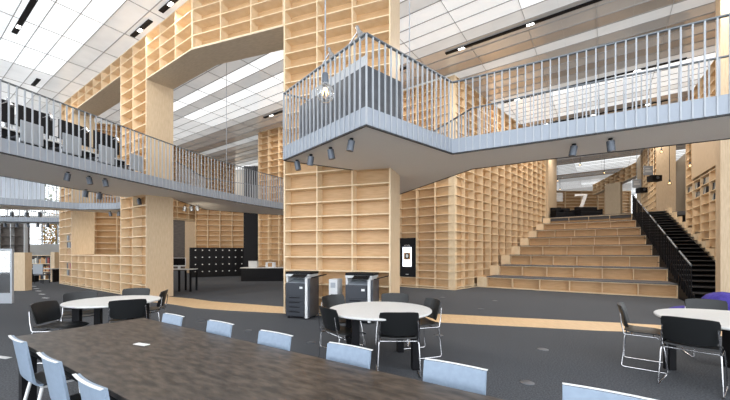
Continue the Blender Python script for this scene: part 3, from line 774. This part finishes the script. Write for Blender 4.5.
for x in (.0,1.15): MB().box(x,x+.05,.05,.45,0,.699).build('leg', M['black_metal'], t)
a = G(37,17.6); t = thing('office_chair', 'grey chair at the small desk before the far left bookshelf', 'chair', (a[0]+.25,a[1],0))
MB().box(-.25,.25,-.22,-.19,.5,1.0).build('backrest', M['grey'], t); MB().box(-.25,.25,-.18,.22,.42,.47).build('seat', M['grey_dark'], t)
for sx in (-.22,.22):
    for sy in (-.17,.19): MB().tube([(sx,sy,.42),(sx,sy,0)],.015).build('leg', M['black_metal'], t)
# dark grid shelving far left
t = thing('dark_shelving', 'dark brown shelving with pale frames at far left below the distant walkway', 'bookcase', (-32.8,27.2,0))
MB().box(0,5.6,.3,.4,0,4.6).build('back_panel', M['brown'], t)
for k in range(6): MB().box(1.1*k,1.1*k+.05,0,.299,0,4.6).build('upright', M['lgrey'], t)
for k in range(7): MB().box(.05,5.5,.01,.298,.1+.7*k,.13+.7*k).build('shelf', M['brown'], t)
# books in the narrow tower
bi = 0
for zi in (1,2,4,5,6):
    for k in range(8):
        q = corner-dA*12.0+dA*(.10*k+.02)+V2(-dA.y,dA.x)*.06
        o = tag(MB().box(0,.085,0,.2,0,.27).build('book', M[('book_d','book_g','book_d','book_o','book_r')[(zi+ (k//2))%5] if zi != 4 else 'book_o']), 'upright book in the narrow far left bookcase tower', 'book', 'books in the narrow tower')
        o.location = (q.x,q.y,ZG[zi]+.012); o.rotation_euler = (0,0,ang(dA))
# magazines in right wall
for n, (c_, zi, hh) in enumerate([(1,12,.28),(1,11,.25),(2,12,.3),(2,11,.3),(3,10,.28),(3,11,.3),(4,10,.3),(4,11,.32),(0,12,.27)]):
    cw = 8.0/7
    for k in range(3):
        q = V2(*onD(5.5))-dD*(cw*c_+.15+.16*k)+V2(dD.y,-dD.x)*.05
        o = tag(MB().add([(0,0,0),(.03,0,0),(.13,0,hh),(.10,0,hh),(0,.2,0),(.03,.2,0),(.13,.2,hh),(.10,.2,hh)],[(0,1,2,3),(7,6,5,4),(0,4,5,1),(1,5,6,2),(2,6,7,3),(3,7,4,0)]).build('magazine', M[('book_g','book_w','book_d')[(k+n)%3]]),
                'magazine leaning in a square cell right of the black stairs', 'magazine', 'magazines leaning in the right bookcase wall')
        o.location = (q.x,q.y,ZG[zi]+.012); o.rotation_euler = (0,0,ang(-dD))

# purple cushions
def cushion(x, y, r, h, label):
    n, m_ = 20, 10; prof = []
    vs = []; fs = []
    for i in range(m_+1):
        a = math.pi*i/m_
        for k in range(n):
            b_ = 2*math.pi*k/n; w = 1+.08*math.sin(3*b_+x)+.05*math.cos(5*b_+i*.6)
            rr = r*math.sin(a)**.6*w if 0 < i < m_ else .001
            vs.append((rr*math.cos(b_), rr*math.sin(b_)*.85, max(0, h/2-h/2*math.cos(a)*(1+.06*math.sin(2*b_)))+.0))
    for i in range(m_):
        for k in range(n): fs.append((i*n+k, i*n+(k+1)%n, (i+1)*n+(k+1)%n, (i+1)*n+k))
    b = MB(); b.add(vs, fs, True); o = b.build('bean_bag', M['purple']); o.location = (x,y,0.0); tag(o, label, 'bean bag'); return o
cushion(8.40,8.0,.42,.66,'taller crumpled purple bean bag behind the right round table')
cushion(7.50,7.95,.36,.34,'flat purple bean bag left of the taller one behind the right table')

# floor outlets and marks
pr = None
for i, (px, py) in enumerate([(201,320.7),(248,330.7),(311,342.7),(543,349.6),(527,383),(442.5,297.5),(495,301),(481,309),(439,335.7)]):
    p = P(px, py, .0)
    o = MB().lathe([(.085,.0),(.085,.006),(.075,.009)],20).build('floor_outlet', M['spot'])
    o.location = (p[0],p[1],0)
    tag(o, ['round floor outlet nearest the left round table','round floor outlet behind the second pale blue chair','round floor outlet left of the centre round table','round floor outlet on the open carpet right of the centre table','round floor outlet nearest the camera at lower right',
      'small floor outlet left of three before the stepped seating','small floor outlet right of three before the stepped seating','small floor outlet by the wooden strip','round floor outlet at the foot of the side chair of the centre table'][i], 'floor outlet', 'floor outlets')
for i, (px, py) in enumerate([(33.7,286.3),(36.3,288.6),(38.5,291),(42,294.2),(45.6,298),(3,357.5)]):
    p = P(px, py, 0); o = MB().box(-.14,.14,-.04,.04,0,.005).build('floor_plate', M['lgrey']); o.location = (p[0],p[1],0); o.rotation_euler = (0,0,-.3)
    tag(o, ['farthest','second farthest','middle','second nearest','nearest'][i]+' small pale plate in the dotted line on the carpet at left' if i < 5 else 'single pale plate on the carpet at the lower left edge', 'floor plate', 'pale floor plates')

# ------------------------------------------------------------------ upper floor at right
q = G(574.5,23.6,3.93)
t = thing('number_sign', 'huge pale number 7 standing on the upper floor before the far bookcase', 'sign', q)
vpoly([(0.0,1.52),(0,1.72),(.84,1.72),(.84,1.60),(.42,.50),(.22,.50),(.60,1.58),(.06,1.58)],-.08,0.0).build('numeral_seven', M['white'], t); MB().box(.1,.6,-.1,.1,0,.499).build('plinth', M['black'], t)
for i,(px,py,Y,s_,lb) in enumerate([(637,183.5,24,.62,'small grey hanging sign left of the stair head'),(648.5,170.5,20,.55,'grey hanging sign in front of the shelved pier')]):
    x,y,_ = G(px,Y); z = H+(HZ-py)/F*Y
    t = thing('hanging_sign', lb, 'sign', (x,y,z)); MB().box(-s_/2,s_/2,0,.04,-s_/2,s_/2).build('board', M['grey'], t)
    MB().box(-.01,.01,.01,.03,s_/2,CEIL-z-.03).build('hanger', M['grey'], t)
    MB().box(-s_*.35,s_*.35,-.004,-.001,-.1,.02).box(-s_*.35,s_*.2,-.004,-.001,.08,.14).build('lettering', M['lgrey'], t)
    t = thing('projector', ['black projector unit under the left hanging sign','black projector unit beside the sign at the shelved pier'][i], 'projector', (x+.22,y-.35,z-.50)); MB().box(-.28,.28,0,.4,-.18,.16).build('housing', M['black'], t)
    MB().tube([(0,-.06,0),(0,0,0)],.08,12).build('lens', M['grey_dark'], t); MB().box(-.01,.01,.19,.21,.16,CEIL-z+.35-.03).build('hanger', M['black'], t)
a = G(556.5,27,3.95); tag(MB().box(0,.5,0,.05,1.6+.0,2.3).build('notice_board', M['lgrey']), 'pale notice on the plywood end wall of the upper floor', 'sign').location = (a[0]+.0,a[1],3.95+.1)
for i,(p0,p1,lb) in enumerate([(581,603,'black sofa at the top of the stepped seating'),(556,566,'dark low seat at the left top of the stepped seating'),(566,575,'black chair behind the top step near the notice')]):
    Y=22.7+i*.3; x0=G(p0,Y)[0]; x1=G(p1,Y)[0]; t = thing('sofa', lb, 'sofa', (x0,Y,3.916)); w=x1-x0
    MB().box(0,w,0,.75,.1,.42).build('seat', M['black'], t, .03); MB().box(0,w,.55,.75,.421,.80).build('backrest', M['black'], t, .03)
    for x in (0,w-.15): MB().box(x,x+.15,0,.549,.421,.60).build('armrest', M['black'], t, .02)
    MB().box(.03,w-.03,.03,.7,0,.099).build('plinth', M['black'], t)

# ------------------------------------------------------------------ outer walls and windows at far left
def wallbox(name, boxes, mat):
    b = MB()
    for q in boxes: b.box(*q)
    return struct(b.build(name, mat))
M['wallw'] = flat('pale_wall', (.62,.60,.56), .8)
wallbox('wall_back', [(-36,-33.8,31,31.3,4.9,CEIL+.1),(-25.2,-8,31,31.3,0,CEIL+.1),(-36,-25.2,31,31.3,4.4,4.9),(-36,-25.2,31,31.3,0,2.3),(-33.8,-25.2,31,31.3,8.9,CEIL+.1),(-36,-31,31,31.3,2.3,4.4),(-8,35.7,49,49.3,0,CEIL+.1)], M['wallw'])
for nm_, x in (('window_3', -35.9), ('window_4', 35.8)):  # glazed side walls added so that daylight enters from both sides
    b = MB()
    for k in range(28): b.box(x, x+.1, -6+2*k, -5.9+2*k, 0, CEIL+.1)
    for z in (0, 3.0, 6.0, CEIL-.1): b.box(x, x+.1, -6, 49, z, z+.1)
    w_ = struct(b.build(nm_, M['lgrey'])); MB().box(x+.04, x+.05, -6, 49, .1, CEIL-.1).build('pane', M['glass'], w_)
for i, (x0,x1,z0,z1) in enumerate([(-31,-25.2,2.3,4.4),(-33.8,-25.2,4.9,8.9)]):
    b = MB(); n = 4 if i else 4
    for k in range(n+1): x = x0+(x1-x0-.06)*k/n; b.box(x,x+.06,31.05,31.15,z0,z1)
    b.box(x0,x1,31.05,31.15,z0,z0+.06).box(x0,x1,31.05,31.15,z1-.06,z1)
    w = struct(b.build('window_%d' % (i+1), M['lgrey'])); MB().box(x0,x1,31.09,31.10,z0,z1).build('pane', M['glass'], w)
b = [];
gridc = [[(-31.0+2.6*j/60 if False else -33.5+4.6*j/80, 30.7+.09*math.sin(j*1.1), z) for j in range(81)] for z in (5.6,8.9)]
tag(MB().sheet(gridc,.01).build('curtain', M['curtain']), 'pale pleated curtain behind the far left upper walkway', 'curtain')
struct(MB().obox(onD(-1,2.6), onD(34,2.6), .2, 0, CEIL, 0).build('wall_right', M['ply_side']))
struct(MB().prism([(-60,31.4),(-5,31.4),(-5,60),(-60,60)],-.2,-.05).build('floor_outside', M['ground']))
def tree(x, y, h, r, mat, label, nleaf):
    t = thing('garden_tree', label, 'tree', (x,y,-.05)); MB().tube([(0,0,0),(.1,0,h*.5),(-.1,.1,h)],[.16,.12,.04],8).build('trunk', M['bark'], t)
    b = MB()
    for k in range(6):
        a = k*1.05; z = h*(.35+.1*k); b.tube([(0,0,z),(math.cos(a)*r*.5,math.sin(a)*r*.5,z+.5),(math.cos(a)*r*.9,math.sin(a)*r*.9,z+.8)],[.06,.04,.015],6)
    b.build('branches', M['bark'], t)
    b = MB()
    for k in range(nleaf):
        while True:
            p = Vector((random.uniform(-1,1),random.uniform(-1,1),random.uniform(-1,1)))
            if p.length < 1: break
        c_ = Vector((p.x*r,p.y*r,h*.62+p.z*h*.42)); u_ = Vector((random.gauss(0,1),random.gauss(0,1),random.gauss(0,1))).normalized(); w_ = u_.orthogonal().normalized(); s = random.uniform(.10,.20)
        b.add([c_-u_*s,c_+w_*s*.5,c_+u_*s,c_-w_*s*.5],[(0,1,2,3)])
    o = b.build('leaves', mat, t); o['kind'] = 'stuff'
tree(-32,36,6.0,2.2,M['leaf_or'],'autumn coloured tree outside the lower far left window',900)
tree(-28.6,37,6.2,2.0,M['leaf_or'],'second autumn tree outside the lower far left window',800)
tree(-34.5,38,9.5,2.0,M['leaf'],'green tree outside the upper far left window',420)
tree(-30.0,35.5,5.2,1.6,M['leaf'],'green shrub-like tree outside, between the autumn trees',300)

# ------------------------------------------------------------------ world, camera
w = bpy.data.worlds.new('World'); SC.world = w; w.use_nodes = True
w.node_tree.nodes['Background'].inputs[0].default_value = (.90,.95,1.0,1); w.node_tree.nodes['Background'].inputs[1].default_value = 2.6
cam = bpy.data.cameras.new('camera'); co = bpy.data.objects.new('camera', cam); C.objects.link(co)
co.location = (0,0,H); co.rotation_euler = (math.pi/2,0,0); cam.sensor_fit = 'HORIZONTAL'; cam.sensor_width = 36; cam.lens = 36*F/730
cam.shift_y = (HZ-200)/730; cam.clip_start = .05; cam.clip_end = 300
SC.camera = co
SC.view_settings.view_transform = 'Standard'; SC.view_settings.look = 'None'; SC.view_settings.gamma = 1; SC.view_settings.use_curve_mapping = False
SC.view_settings.exposure = 0.6
